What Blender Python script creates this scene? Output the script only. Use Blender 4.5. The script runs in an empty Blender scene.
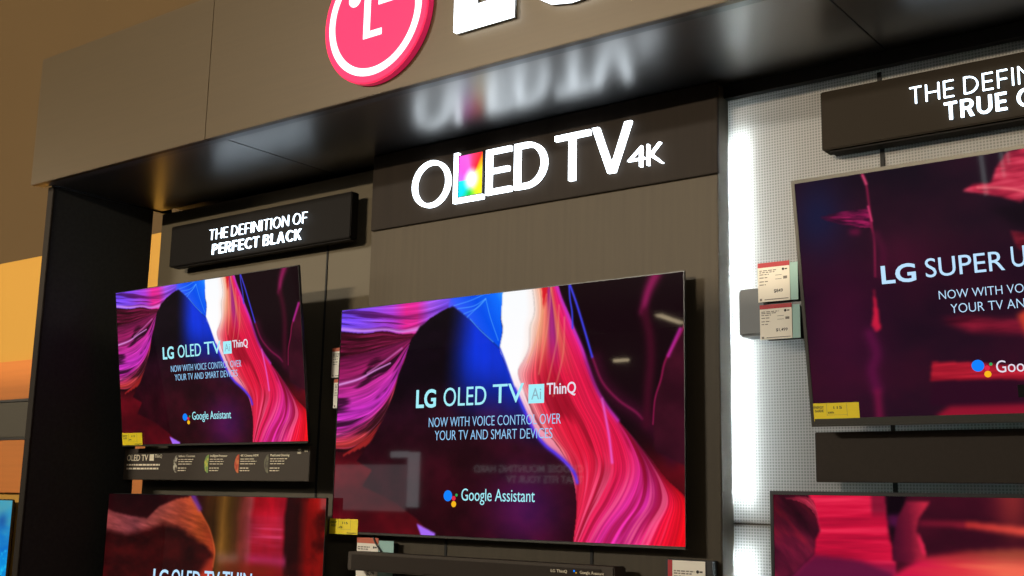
import bpy, bmesh, math, random
import numpy as np
from mathutils import Vector, Matrix
random.seed(4)
SC = bpy.context.scene
COL = SC.collection
PI = math.pi

# ------------------------------------------------------------------ materials
def srgb(r, g, b):
    f = lambda c: (c/255/12.92) if c/255 <= .04045 else ((c/255+.055)/1.055)**2.4
    return (f(r), f(g), f(b), 1)

def mat(name, col, rough=.5, metal=0., spec=.5, noise=0., nscale=(40, 40, 40), emit=None, es=1., bump=0., coat=0.):
    m = bpy.data.materials.new(name); m.use_nodes = True
    nt = m.node_tree; b = nt.nodes['Principled BSDF']
    b.inputs['Base Color'].default_value = col
    b.inputs['Roughness'].default_value = rough
    b.inputs['Metallic'].default_value = metal
    b.inputs['Specular IOR Level'].default_value = spec
    b.inputs['Coat Weight'].default_value = coat
    if emit:
        b.inputs['Emission Color'].default_value = emit; b.inputs['Emission Strength'].default_value = es
    if noise or bump:
        tc = nt.nodes.new('ShaderNodeTexCoord'); mp = nt.nodes.new('ShaderNodeMapping')
        mp.inputs['Scale'].default_value = nscale
        nz = nt.nodes.new('ShaderNodeTexNoise'); nz.inputs['Scale'].default_value = 1; nz.inputs['Detail'].default_value = 5
        nt.links.new(tc.outputs['Object'], mp.inputs['Vector']); nt.links.new(mp.outputs['Vector'], nz.inputs['Vector'])
        if noise:
            mx = nt.nodes.new('ShaderNodeMix'); mx.data_type = 'RGBA'
            mx.inputs['A'].default_value = tuple(c*(1-noise) for c in col[:3])+(1,)
            mx.inputs['B'].default_value = tuple(min(1, c*(1+noise)) for c in col[:3])+(1,)
            nt.links.new(nz.outputs['Fac'], mx.inputs['Factor']); nt.links.new(mx.outputs['Result'], b.inputs['Base Color'])
        if bump:
            bp = nt.nodes.new('ShaderNodeBump'); bp.inputs['Strength'].default_value = bump; bp.inputs['Distance'].default_value = .002
            nt.links.new(nz.outputs['Fac'], bp.inputs['Height']); nt.links.new(bp.outputs['Normal'], b.inputs['Normal'])
    return m

def emat(name, col, s):
    m = bpy.data.materials.new(name); m.use_nodes = True
    nt = m.node_tree; nt.nodes.clear()
    o = nt.nodes.new('ShaderNodeOutputMaterial'); e = nt.nodes.new('ShaderNodeEmission')
    e.inputs['Color'].default_value = col; e.inputs['Strength'].default_value = s
    nt.links.new(e.outputs[0], o.inputs[0]); return m

M = {}
M['bronze'] = mat('bronze_metal', (.060, .040, .0165, 1), .42, .25, .5, .10, (3, 3, 90))
M['soffit'] = mat('black_gloss_board', (.006, .006, .007, 1), .31, 0, 1.0)
M['soffit'].node_tree.nodes['Principled BSDF'].inputs['IOR'].default_value = 2.1
M['trim_grey'] = mat('grey_satin_trim', (.13, .14, .15, 1), .33, .5, .5)
M['column'] = mat('black_textured_board', (.030, .030, .028, 1), .6, 0, .15, .3, (60, 60, 60), bump=.3)
M['column_edge'] = mat('dark_brown_edge', (.018, .014, .011, 1), .6, 0, .1)
M['tower'] = mat('greybrown_laminate', (.056, .044, .028, 1), .55, 0, .2, .22, (60, 60, 2.5))
M['header'] = mat('dark_brown_laminate', (.017, .0125, .0095, 1), .6, 0, .1, .25, (50, 50, 3))
M['panel'] = mat('light_greige_laminate', (.088, .074, .050, 1), .6, 0, .3, .06, (8, 8, 8))
M['black'] = mat('black_plastic', (.008, .008, .009, 1), .4)
M['slot'] = mat('black_slot', (.004, .004, .004, 1), .8)
M['tvframe'] = mat('tv_dark_metal', (.02, .02, .021, 1), .35, .4)
M['tvgrey'] = mat('tv_grey_bezel', (.055, .052, .045, 1), .4, .5)
M['signbox'] = mat('sign_black_box', (.006, .005, .0045, 1), .6, 0, .08)
M['signbrown'] = mat('sign_dark_brown_box', (.016, .0115, .007, 1), .6, 0, .08)
M['plate'] = mat('dark_brown_plate', (.030, .023, .018, 1), .6, 0, .1, .12, (90, 90, 90))
M['greybox'] = mat('grey_plastic_box', (.10, .112, .125, 1), .5)
M['white_card'] = mat('cream_card', (.82, .77, .67, 1), .6)
M['red_card'] = mat('red_card', (.42, .012, .022, 1), .6)
M['orange_card'] = mat('orange_red_card', (.55, .12, .06, 1), .6)
M['teal_card'] = mat('pale_teal_card', (.30, .50, .47, 1), .6)
M['print'] = mat('grey_print', (.20, .18, .15, 1), .7)
M['printdark'] = mat('black_print', (.03, .028, .025, 1), .7)
M['yellow_card'] = mat('yellow_sticker', (.90, .70, .012, 1), .5)
M['strip'] = mat('brown_grey_strip', (.055, .043, .033, 1), .55, 0, .2)
M['stripprint'] = mat('cream_print', (.85, .76, .56, 1), .6)
M['wallyellow'] = mat('yellow_paint', (.48, .255, .038, 1), .7, 0, .3, .03, (2, 2, 2))
M['wallbrown'] = mat('tan_paint', (.085, .052, .020, 1), .75, 0, .2, .05, (2, 2, 2))
M['orange'] = mat('orange_wood_board', (.52, .165, .028, 1), .55, 0, .3, .12, (2, 40, 40))
M['band'] = mat('dark_grey_board', (.05, .042, .026, 1), .6)
M['floor'] = mat('grey_floor', (.22, .20, .17, 1), .5, 0, .4, .15, (3, 3, 3))
M['ceil'] = mat('dark_ceiling', (.10, .08, .055, 1), .8)
M['partition'] = mat('dark_partition', (.020, .018, .017, 1), .7)
M['letters'] = emat('lit_white_letter', (.84, .93, 1, 1), 5)
M['slogan'] = emat('lit_blue_white_letter', (.74, .88, 1, 1), 4.0)
M['bigletters'] = emat('lit_cool_white_letter', (.86, .95, 1, 1), 4.0)
M['logored'] = mat('lit_red_face', srgb(225, 30, 70), .15, 0, .6, emit=srgb(250, 62, 104), es=.92)
M['logorim'] = mat('red_rim', srgb(200, 30, 80), .2, 0, .6, emit=srgb(225, 40, 90), es=.45)
M['logowhite'] = emat('lit_logo_white', (1, 1, 1, 1), 1.6)
M['led'] = emat('led_bar', (.80, .93, 1, 1), 1000)
M['lamp'] = emat('warm_lamp', (1, .80, .50, 1), 9)
M['white_back'] = mat('white_back_board', (.85, .87, .88, 1), .6)
M['lampbody'] = mat('lamp_body', (.5, .5, .5, 1), .5)
M['cyan_text'] = emat('screen_cyan_text', srgb(165, 240, 252), 1.0)
M['blue_text'] = emat('screen_blue_text', srgb(150, 205, 250), 1.0)
M['white_text'] = emat('screen_white_text', srgb(228, 225, 240), 1.0)
M['pale_text'] = emat('screen_sky_text', srgb(185, 222, 252), 1.05)
M['ai_text'] = emat('screen_ai_text', srgb(150, 190, 205), .9)
M['dot_blue'] = emat('dot_blue', srgb(20, 130, 255), 1)
M['dot_red'] = emat('dot_red', srgb(225, 40, 70), 1)
M['dot_yellow'] = emat('dot_yellow', srgb(250, 185, 30), 1)
M['dot_green'] = emat('dot_green', srgb(50, 170, 90), 1)
M['screen_black'] = mat('screen_black_box', (.003, .003, .004, 1), .3)
M['sign_grey'] = mat('grey_sign_face', (.12, .12, .13, 1), .7)
M['sign_print'] = emat('glowing_sign_print', (.9, .9, .95, 1), 1.1)  # print given its own glow so it shows in the screen reflection
M['sign_white'] = emat('glowing_white_frame', (.80, .88, .92, 1), 1.7)  # glow added to the corner frame so it mirrors brightly; tube lights share it
M['sign_glow'] = emat('glowing_pale_poster', (.75, .68, .72, 1), .9)  # added glowing sheet that makes the pale mirrored area on the screen

# perforated translucent sheet with lamps behind it
def perf():
    m = bpy.data.materials.new('perforated_white_sheet'); m.use_nodes = True
    nt = m.node_tree; b = nt.nodes['Principled BSDF']; out = nt.nodes['Material Output']
    tc = nt.nodes.new('ShaderNodeTexCoord'); sp = nt.nodes.new('ShaderNodeSeparateXYZ')
    nt.links.new(tc.outputs['Object'], sp.inputs[0])
    def mth(op, a, bb=None):
        n = nt.nodes.new('ShaderNodeMath'); n.operation = op
        for i, v in enumerate((a, bb)):
            if v is None: continue
            if isinstance(v, (int, float)): n.inputs[i].default_value = v
            else: nt.links.new(v, n.inputs[i])
        return n.outputs[0]
    P = .0088
    def cell(s): return mth('SUBTRACT', mth('FRACT', mth('MULTIPLY', s, 1/P)), .5)
    cx, cz = cell(sp.outputs[0]), cell(sp.outputs[2])
    d = mth('SQRT', mth('ADD', mth('MULTIPLY', cx, cx), mth('MULTIPLY', cz, cz)))
    hole = mth('LESS_THAN', d, .34)
    mx = nt.nodes.new('ShaderNodeMix'); mx.data_type = 'RGBA'
    mx.inputs['A'].default_value = (.37, .36, .345, 1); mx.inputs['B'].default_value = (.205, .205, .20, 1)
    nt.links.new(hole, mx.inputs['Factor']); nt.links.new(mx.outputs['Result'], b.inputs['Base Color'])
    b.inputs['Roughness'].default_value = .55
    tr = nt.nodes.new('ShaderNodeBsdfTranslucent'); nt.links.new(mx.outputs['Result'], tr.inputs['Color'])
    ms = nt.nodes.new('ShaderNodeMixShader'); ms.inputs[0].default_value = .45
    nt.links.new(b.outputs[0], ms.inputs[1]); nt.links.new(tr.outputs[0], ms.inputs[2])
    nt.links.new(ms.outputs[0], out.inputs[0]); return m
M['perf'] = perf()

def screenmat():
    m = bpy.data.materials.new('glossy_screen_picture'); m.use_nodes = True
    nt = m.node_tree; b = nt.nodes['Principled BSDF']
    b.inputs['Base Color'].default_value = (.003, .003, .003, 1); b.inputs['Roughness'].default_value = .03
    a = nt.nodes.new('ShaderNodeAttribute'); a.attribute_name = 'picture'
    nt.links.new(a.outputs['Color'], b.inputs['Emission Color']); b.inputs['Emission Strength'].default_value = 1
    return m
M['screen'] = screenmat()
def panemat():
    m = bpy.data.materials.new('rainbow_pane'); m.use_nodes = True
    nt = m.node_tree; nt.nodes.clear()
    o = nt.nodes.new('ShaderNodeOutputMaterial'); e = nt.nodes.new('ShaderNodeEmission')
    a = nt.nodes.new('ShaderNodeAttribute'); a.attribute_name = 'picture'
    nt.links.new(a.outputs['Color'], e.inputs['Color']); e.inputs['Strength'].default_value = 1.5
    nt.links.new(e.outputs[0], o.inputs[0]); return m
M['pane'] = panemat()

# ------------------------------------------------------------------ mesh helpers
def box(bm, x0, x1, y0, y1, z0, z1, bev=0.):
    t = bmesh.new()
    bmesh.ops.create_cube(t, size=1, matrix=Matrix.Translation(((x0+x1)/2, (y0+y1)/2, (z0+z1)/2)) @ Matrix.Diagonal((x1-x0, y1-y0, z1-z0, 1)))
    if bev: bmesh.ops.bevel(t, geom=t.edges[:], offset=bev, segments=2, affect='EDGES')
    me = bpy.data.meshes.new('t'); t.to_mesh(me); bm.from_mesh(me); bpy.data.meshes.remove(me); t.free()

def link(name, me, m=None, parent=None):
    o = bpy.data.objects.new(name, me); COL.objects.link(o)
    if m is not None:
        for k in (m if isinstance(m, (list, tuple)) else [m]): me.materials.append(k)
    if parent: o.parent = parent
    return o

def obj(name, bm, m, parent=None):
    me = bpy.data.meshes.new(name); bm.to_mesh(me); bm.free()
    return link(name, me, m, parent)

def boxo(name, dims, m, parent=None, bev=0.):
    bm = bmesh.new(); box(bm, *dims, bev); return obj(name, bm, m, parent)

def tag(o, label, cat, group=None, kind=None):
    o['label'] = label; o['category'] = cat
    if group: o['group'] = group
    if kind: o['kind'] = kind
    return o

def thing(name, label, cat, loc=(0, 0, 0), group=None):
    o = bpy.data.objects.new(name, None); COL.objects.link(o); o.location = loc; o.empty_display_size = .1
    return tag(o, label, cat, group)

def struct(o): o['kind'] = 'structure'; return o

def curve_to_mesh(cu):
    o = bpy.data.objects.new('tmp', cu); COL.objects.link(o)
    dg = bpy.context.evaluated_depsgraph_get(); dg.update()
    me = bpy.data.meshes.new_from_object(o.evaluated_get(dg))
    bpy.data.objects.remove(o); bpy.data.curves.remove(cu); return me

def raw_text(body, offset=0., ext=0., spacing=1.):
    cu = bpy.data.curves.new('t', 'FONT'); cu.body = body; cu.offset = offset; cu.extrude = ext; cu.space_character = spacing
    cu.resolution_u = 4
    return curve_to_mesh(cu)
def bounds(me):
    n = len(me.vertices); a = np.empty(n*3, np.float32); me.vertices.foreach_get('co', a); a = a.reshape(-1, 3)
    return a
CAPH = None
def text_mesh(body, w, h, depth=0., offset=0., spacing=1., x=0., z=0., y=0., fit=False):
    """lettering in the XZ plane facing -Y: left edge at x, baseline at z, cap height h, width w, front at y"""
    global CAPH
    if CAPH is None:
        t = raw_text('H'); CAPH = bounds(t)[:, 1].max(); bpy.data.meshes.remove(t)
    me = raw_text(body, offset, .5 if depth else 0., spacing)
    a = bounds(me); lo, hi = a.min(0), a.max(0)
    sx = w/(hi[0]-lo[0])
    if fit: sz = h/(hi[1]-lo[1]); zb = lo[1]
    else: sz = h/(CAPH+2*offset); zb = -offset
    b = np.empty_like(a)
    b[:, 0] = x+(a[:, 0]-lo[0])*sx
    b[:, 2] = z+(a[:, 1]-zb)*sz
    b[:, 1] = y+(.5-a[:, 2])*depth if depth else y
    me.vertices.foreach_set('co', b.ravel()); me.update()
    return me

def flat_mesh(loops, depth, y=0.):
    """2-D outlines (x,z), inner loops are holes, extruded from y (front) back to y+depth"""
    cu = bpy.data.curves.new('f', 'CURVE'); cu.dimensions = '2D'; cu.fill_mode = 'BOTH'; cu.extrude = depth/2
    for lp in loops:
        s = cu.splines.new('POLY'); s.points.add(len(lp)-1)
        for p, q in zip(s.points, lp): p.co = (q[0], q[1], 0, 1)
        s.use_cyclic_u = True
    me = curve_to_mesh(cu); a = bounds(me); b = a.copy()
    b[:, 0] = a[:, 0]; b[:, 1] = y+depth/2-a[:, 2]; b[:, 2] = a[:, 1]
    me.vertices.foreach_set('co', b.ravel()); me.update(); return me
def ring(cx, cz, r, n=64, a0=0., a1=2*PI):
    return [(cx+r*math.cos(a0+(a1-a0)*i/n), cz+r*math.sin(a0+(a1-a0)*i/n)) for i in range(n+(a1-a0 < 6.28))]
def rect(x0, x1, z0, z1): return [(x0, z0), (x1, z0), (x1, z1), (x0, z1)]

def tube(name, pts, r, m, parent=None):
    cu = bpy.data.curves.new('c', 'CURVE'); cu.dimensions = '3D'; cu.bevel_depth = r; cu.bevel_resolution = 2; cu.use_fill_caps = True
    s = cu.splines.new('NURBS'); s.points.add(len(pts)-1)
    for p, q in zip(s.points, pts): p.co = (*q, 1)
    s.use_endpoint_u = True; s.order_u = 3
    return link(name, curve_to_mesh(cu), m, parent)

# ------------------------------------------------------------------ screen pictures (painted pixel by pixel in code)
RNG = np.random.default_rng(7)
LAT = RNG.random((256, 256))
def vn(x, y):
    x = np.asarray(x, float); y = np.asarray(y, float)
    xi = np.floor(x).astype(int); yi = np.floor(y).astype(int); fx = x-xi; fy = y-yi
    fx = fx*fx*(3-2*fx); fy = fy*fy*(3-2*fy)
    g = lambda i, j: LAT[i % 256, j % 256]
    return (g(xi, yi)*(1-fx)+g(xi+1, yi)*fx)*(1-fy)+(g(xi, yi+1)*(1-fx)+g(xi+1, yi+1)*fx)*fy
def fbm(x, y, o=4):
    s = 0; a = .5
    for k in range(o): s = s+a*vn(x*2**k+13*k, y*2**k+7*k); a *= .5
    return s
def sm(a, b, x): t = np.clip((x-a)/(b-a), 0, 1); return t*t*(3-2*t)
def ramp(t, stops):
    t = np.asarray(t, float); xs = [s[0] for s in stops]
    return np.stack([np.interp(t, xs, [s[1][k] for s in stops]) for k in range(3)], -1)
def resample(c, n):
    c = np.array(c, float)
    # Catmull-Rom smoothing, then equal arc length
    P = np.vstack([2*c[0]-c[1], c, 2*c[-1]-c[-2]]); out = []
    for i in range(1, len(P)-2):
        t = np.linspace(0, 1, 12, endpoint=False)[:, None]; a, b, d, e = P[i-1], P[i], P[i+1], P[i+2]
        out.append(.5*((2*b)+(-a+d)*t+(2*a-5*b+4*d-e)*t**2+(-a+3*b-3*d+e)*t**3))
    c = np.vstack(out+[P[-2][None]])
    L = np.r_[0, np.cumsum(np.hypot(*np.diff(c, axis=0).T))]; s = np.linspace(0, L[-1], n)
    return np.stack([np.interp(s, L, c[:, 0]), np.interp(s, L, c[:, 1])], -1)

class Canvas:
    def __init__(s, w, h, bg):
        s.w, s.h = w, h; s.p = np.empty((h, w, 3)); s.p[:] = np.array(bg)/255
        s.u, s.v = np.meshgrid((np.arange(w)+.5)/w, (np.arange(h)+.5)/h); s.asp = 1.77
    def blend(s, m, c):
        c = np.asarray(c, float)/255; s.p = s.p*(1-m[..., None])+c*m[..., None]
    def blur(s, m, r):
        for _ in range(2):
            for ax, rr in ((0, r), (1, r)):
                k = max(1, int(rr)); q = np.pad(m, [(k, k) if a == ax else (0, 0) for a in (0, 1)], 'edge')
                cs = np.cumsum(q, ax); cs = np.concatenate([np.zeros_like(np.take(cs, [0], ax)), cs], ax)
                n = 2*k+1; L = m.shape[ax]
                m = (np.take(cs, range(n, n+L), ax)-np.take(cs, range(0, L), ax))/n
        return m
    def mask(s, poly, soft=0):
        P = np.array(poly, float); m = np.zeros((s.h, s.w), bool)
        for (x0, y0), (x1, y1) in zip(P, np.roll(P, -1, 0)):
            if y0 == y1: continue
            c = ((y0 <= s.v) != (y1 <= s.v)) & (s.u < (x1-x0)*(s.v-y0)/(y1-y0)+x0); m ^= c
        m = m.astype(float)
        return s.blur(m, soft*s.w) if soft else s.blur(m, 1)
    def fill(s, poly, col, soft=0, a=1.):
        m = s.mask(poly, soft)*a
        s.blend(m, col(s.u, s.v) if callable(col) else col)
    def patch(s, curves, fn, ns=1500, nt=1500, soft=1):
        R = np.stack([resample(c, ns) for c in curves])        # k, ns, 2
        t = np.linspace(0, 1, nt); q = t*(len(curves)-1); i = np.minimum(q.astype(int), len(curves)-2); f = (q-i)[:, None, None]
        P = R[i]*(1-f)+R[i+1]*f                                 # nt, ns, 2
        T = np.repeat(t[:, None], ns, 1); S = np.repeat(np.linspace(0, 1, ns)[None], nt, 0)
        c = fn(T, S, P[..., 0], P[..., 1])
        xi = np.floor(P[..., 0]*s.w).astype(int); yi = np.floor(P[..., 1]*s.h).astype(int)
        ok = (xi >= 0) & (xi < s.w) & (yi >= 0) & (yi < s.h); idx = (yi*s.w+xi)[ok]
        n = np.bincount(idx, minlength=s.w*s.h).reshape(s.h, s.w)
        a = np.stack([np.bincount(idx, c[..., k][ok], minlength=s.w*s.h).reshape(s.h, s.w) for k in range(3)], -1)
        m = (n > 0).astype(float); a = a/np.maximum(n, 1)[..., None]
        mm = s.blur(m, soft) if soft else m
        mm = np.where(m > 0, np.clip(mm*1.0, 0, 1), 0)
        s.blend(mm, a)
    def stroke(s, pts, w, col, a=1., w1=None, n=80):
        c = resample(pts, n); w1 = w if w1 is None else w1; best = np.full((s.h, s.w), 9.)
        for k in range(n-1):
            x0, y0 = c[k]; x1, y1 = c[k+1]; y0 /= s.asp; y1 /= s.asp; ww = w+(w1-w)*k/n
            dx, dy = x1-x0, y1-y0; L = dx*dx+dy*dy+1e-12
            lo, hi = min(x0, x1)-3*ww, max(x0, x1)+3*ww
            j0, j1 = max(0, int(lo*s.w)), min(s.w, int(hi*s.w)+2)
            i0, i1 = max(0, int((min(y0, y1)-3*ww)*s.asp*s.h)), min(s.h, int((max(y0, y1)+3*ww)*s.asp*s.h)+2)
            if j1 <= j0 or i1 <= i0: continue
            U = s.u[i0:i1, j0:j1]; V = s.v[i0:i1, j0:j1]/s.asp
            t = np.clip(((U-x0)*dx+(V-y0)*dy)/L, 0, 1)
            d = np.hypot(U-x0-t*dx, V-y0-t*dy)/ww; best[i0:i1, j0:j1] = np.minimum(best[i0:i1, j0:j1], d)
        s.blend(np.exp(-best**2*1.2)*a, col)
    def mesh(s, name):
        me = bpy.data.meshes.new(name); w, h = s.w, s.h
        X, Z = np.meshgrid(np.linspace(-.5, .5, w), np.linspace(1, 0, h))
        co = np.stack([X, np.zeros_like(X), Z], -1).reshape(-1, 3).astype(np.float32)
        i, j = np.meshgrid(np.arange(h-1), np.arange(w-1), indexing='ij'); a = (i*w+j).ravel()
        F = np.stack([a, a+w, a+w+1, a+1], -1).astype(np.int32)
        me.vertices.add(len(co)); me.vertices.foreach_set('co', co.ravel())
        me.loops.add(F.size); me.loops.foreach_set('vertex_index', F.ravel())
        me.polygons.add(len(F)); me.polygons.foreach_set('loop_start', np.arange(0, F.size, 4, dtype=np.int32))
        me.update(calc_edges=True)
        at = me.color_attributes.new('picture', 'FLOAT_COLOR', 'POINT')
        c = np.clip(s.p, 0, 1); c = np.where(c <= .04045, c/12.92, ((c+.055)/1.055)**2.4)
        at.data.foreach_set('color', np.concatenate([c, np.ones((h, w, 1))], -1).astype(np.float32).ravel())
        return me

def stri(T, S, f=60, d=3., seed=0):
    """fine striation value 0..1 that runs along S"""
    return np.clip((fbm(T*f+seed, S*d+seed*3, 4)-.22)/.5, 0, 1)

def canyon_main():
    c = Canvas(600, 338, (20, 4, 11)); u, v = c.u, c.v
    n = fbm(u*9, v*7)
    c.blend(sm(.55, .75, v)*.95, ramp(n, [(0, (40, 4, 12)), (.45, (84, 7, 18)), (.8, (122, 10, 28))]))
    c.blend(np.clip(1-np.hypot((u-.06)/.2, (v-.80)/.13), 0, 1)**.5*.0, (110, 60, 70))
    up = [[(-.01, .004), (.1, -.02), (.203, -.03), (.302, -.04), (.40, -.05)], [(-.01, .008), (.095, .031), (.188, .055), (.288, .065), (.375, .03)],
          [(-.01, .060), (.075, .083), (.155, .092), (.223, .11), (.30, .08)], [(-.01, .098), (.076, .115), (.156, .116), (.207, .135), (.265, .14)]]
    lo = [[(-.01, .221), (.072, .21), (.158, .188), (.245, .160)], [(-.01, .335), (.059, .326), (.127, .292), (.178, .27), (.24, .18)],
          [(-.01, .485), (.064, .474), (.132, .443), (.187, .358), (.236, .2)], [(-.01, .579), (.056, .558), (.124, .499), (.182, .402), (.232, .215)],
          [(-.012, .646), (.052, .647), (.113, .604), (.159, .531), (.215, .33)]]
    def fdark(T, S, U, V):
        q = stri(T, S, 14, 3, 2); return ramp(q*.8+S*.25-.1, [(0, (36, 4, 14)), (.5, (84, 10, 40)), (1, (190, 45, 110))])
    c.patch([up[3], lo[0]], fdark)
    def fup(T, S, U, V):
        q = stri(T, S, 12, 1.8, 5); q2 = stri(T, S, 60, 2.5, 11)
        a = ramp(U, [(0, (112, 70, 250)), (.10, (135, 70, 235)), (.18, (180, 60, 215)), (.225, (236, 38, 150)), (.26, (232, 45, 160)), (.30, (175, 85, 240)), (.4, (90, 80, 250))])
        d = ramp(U, [(0, (60, 22, 120)), (.2, (110, 20, 100)), (.26, (170, 25, 110)), (.3, (130, 50, 180)), (.4, (70, 50, 210))])
        k = sm(.2, .5, q)[..., None]; r = (d*(1-k)+a*k)*(.82+.3*q2)[..., None]
        k2 = (sm(.72, .9, T)*sm(1.02, .9, T)*.65+sm(.8, 1, q2)*.3)[..., None]; return r*(1-k2)+np.array([232, 165, 255])*k2
    c.patch(up, fup)
    def flo(T, S, U, V):
        q = stri(T, S, 13, 2.2, 9); q2 = stri(T, S, 70, 3, 17)
        a = ramp(T, [(0, (100, 16, 60)), (.2, (150, 28, 95)), (.35, (190, 44, 150)), (.5, (214, 50, 205)), (.66, (212, 48, 185)), (.78, (205, 50, 110)), (.88, (205, 62, 66)), (1, (95, 16, 24))])
        d = a*.25+np.array([12, 2, 8]); k = sm(.15+.1*(1-T), .5, q)[..., None]; r = (d*(1-k)+a*k)*(.72+.45*q2)[..., None]
        h = (sm(.75, 1, q2)*sm(.3, .6, T)*.3)[..., None]; return r*(1-h)+np.array([240, 130, 220])*h
    c.patch(lo, flo)
    c.stroke([(.0, .345), (.07, .325), (.127, .290), (.178, .262)], .004, (228, 150, 232), .9, .002)
    c.stroke([(.10, .30), (.16, .25), (.215, .20)], .003, (215, 110, 190), .7)
    for k in range(7):
        x = .10+.018*k; c.stroke([(x-.07, .665-.01*k), (x, .60-.012*k), (x+.07, .50-.02*k)], .0035, (170, 38, 38), .75, .001)
    mt = [(.075, .69), (.127, .596), (.167, .488), (.192, .402), (.206, .316), (.227, .244), (.248, .163), (.272, .109), (.304, .087), (.335, .057), (.376, .037), (.404, .071), (.445, .127), (.482, .182), (.521, .237), (.53, .274), (.566, .407), (.596, .501), (.624, .581), (.652, .632), (.682, .667), (.709, .702), (.73, .74), (.74, .788), (.738, .874), (.731, .949), (.726, 1.01), (.34, 1.01), (.28, .93), (.2, .86), (.1, .80), (.13, .73)]
    def fm(U, V):
        b = sm(.35, .455, U+.06*(V-.15))*(1-sm(.24, .60, V-.5*(U-.45))); b = b*(.9+.25*fbm(U*40, V*2, 2))
        base = ramp(V, [(0, (16, 5, 16)), (.35, (15, 4, 14)), (.5, (36, 7, 22)), (.7, (46, 6, 18)), (1, (44, 4, 14))])
        nn = fbm(U*14, V*10)[..., None]; base = base*(.45+1.1*nn)
        p = (np.exp(-((U-.60)/.10)**2-((V-.88)/.16)**2)*.9)[..., None]
        return base+b[..., None]*np.array([0, 46, 196])+p*np.array([34, 12, 62])
    c.fill(mt, fm, .003)
    c.fill([(.36, .043), (.374, -.04), (.53, -.04), (.527, .034), (.522, .109), (.528, .159), (.521, .237), (.482, .182), (.445, .127), (.404, .071), (.376, .037)],
           lambda U, V: ramp(U*1.0-V*.35, [(.33, (120, 80, 245)), (.38, (45, 90, 250)), (.44, (0, 78, 235)), (.50, (10, 110, 255)), (.53, (60, 160, 255))]), .001)
    for a, b, d in (((.378, .035), (.43, .02), (.47, .0)), ((.39, .05), (.44, .045), (.475, .02)), ((.41, .075), (.45, .055), (.475, .022)), ((.42, .09), (.445, .06), (.475, .02)), ((.475, .02), (.49, .10), (.515, .2)), ((.43, .10), (.46, .15), (.50, .205))):
        c.stroke([a, b, d], .0016, (90, 170, 255), .6)
    wl = [(.526, -.03), (.524, .042), (.522, .104), (.528, .159), (.521, .237), (.536, .291), (.566, .407), (.596, .501), (.624, .581), (.652, .632), (.682, .667), (.719, .721)]
    wr = [(.606, -.03), (.615, .048), (.616, .105), (.605, .153), (.604, .229), (.593, .277), (.574, .336), (.592, .417), (.615, .498), (.638, .562), (.675, .615), (.735, .735)]
    F1 = [(.632, -.03), (.640, .05), (.640, .12), (.636, .215), (.630, .335), (.648, .44), (.680, .55), (.710, .63), (.742, .70), (.750, .78), (.738, .90)]
    F2 = [(.654, -.03), (.666, .096), (.672, .219), (.682, .34), (.715, .459), (.750, .555), (.778, .65), (.788, .717), (.77, .82), (.73, 1.0)]
    F3 = [(.664, -.03), (.676, .07), (.692, .16), (.716, .26), (.745, .37), (.775, .48), (.805, .57), (.822, .66), (.825, .74), (.80, .83), (.77, .91), (.738, 1.02)]
    F4 = [(.676, -.03), (.690, .052), (.707, .11), (.726, .184), (.747, .258), (.763, .329), (.782, .404), (.81, .482), (.84, .543), (.872, .63), (.890, .71), (.885, .78), (.86, .86), (.82, .94), (.79, 1.02)]
    F5 = [(.677, -.03), (.691, .052), (.708, .11), (.727, .184), (.748, .258), (.764, .329), (.783, .404), (.811, .482), (.841, .543), (.875, .604), (.918, .70), (.945, .78), (.95, .85), (.92, .93), (.89, 1.02)]
    F6 = [(.678, -.03), (.692, .052), (.709, .11), (.728, .184), (.749, .258), (.765, .329), (.784, .404), (.812, .482), (.842, .543), (.876, .604), (.92, .688), (.955, .76), (1.0, .83), (1.01, .92), (1.0, 1.02)]
    def fw(T, S, U, V):
        q = stri(T, S, 9, 3, 4)
        a = ramp(S, [(0, (250, 252, 255)), (.45, (255, 254, 255)), (.6, (255, 225, 232)), (.8, (245, 160, 180)), (1, (225, 90, 120))])
        e = (sm(.7, 1, T)*sm(.0, .25, 1-np.abs(S-.12)*3)*.35)[..., None]; a = a*(1-e)+np.array([255, 220, 205])*e
        k = (sm(.45, .7, S)*q*.35)[..., None]; return a*(1-k)+np.array([225, 120, 150])*k
    c.patch([wl, wr], fw)
    def ff(T, S, U, V):
        q = stri(T, S, 150, 2.0, 3); q2 = stri(T, S, 30, 1.6, 8); q3 = stri(T, S, 9, 2.4, 21)
        top = ramp(T, [(0, (255, 240, 232)), (.10, (248, 190, 165)), (.16, (240, 150, 118)), (.23, (225, 110, 95)), (.29, (165, 40, 118)), (.345, (158, 32, 122)), (.40, (226, 110, 90)), (.46, (222, 70, 84)), (.52, (230, 32, 92)), (.62, (228, 30, 120)), (.68, (200, 48, 185)), (1, (150, 30, 150))])
        mid = ramp(T, [(0, (250, 180, 190)), (.05, (240, 120, 130)), (.11, (230, 54, 80)), (.22, (222, 24, 58)), (.6, (226, 22, 76)), (.67, (214, 34, 120)), (.72, (150, 16, 70)), (.86, (96, 12, 44)), (1, (52, 8, 28))])
        bot = ramp(T, [(0, (200, 30, 62)), (.2, (226, 36, 74)), (.38, (232, 40, 88)), (.52, (236, 36, 92)), (.66, (234, 48, 160)), (.78, (238, 48, 175)), (.88, (238, 20, 60)), (1, (235, 8, 20))])
        w1 = sm(.16, .40, V)[..., None]; w2 = sm(.64, .90, V)[..., None]
        a = (top*(1-w1)+mid*w1)*(1-w2)+bot*w2
        a = a*(.86+.26*q)[..., None]
        dk = (sm(.50, .15, q3)*.62*sm(.22, .5, V))[..., None]; a = a*(1-dk)+np.array([120, 6, 26])*dk
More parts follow.
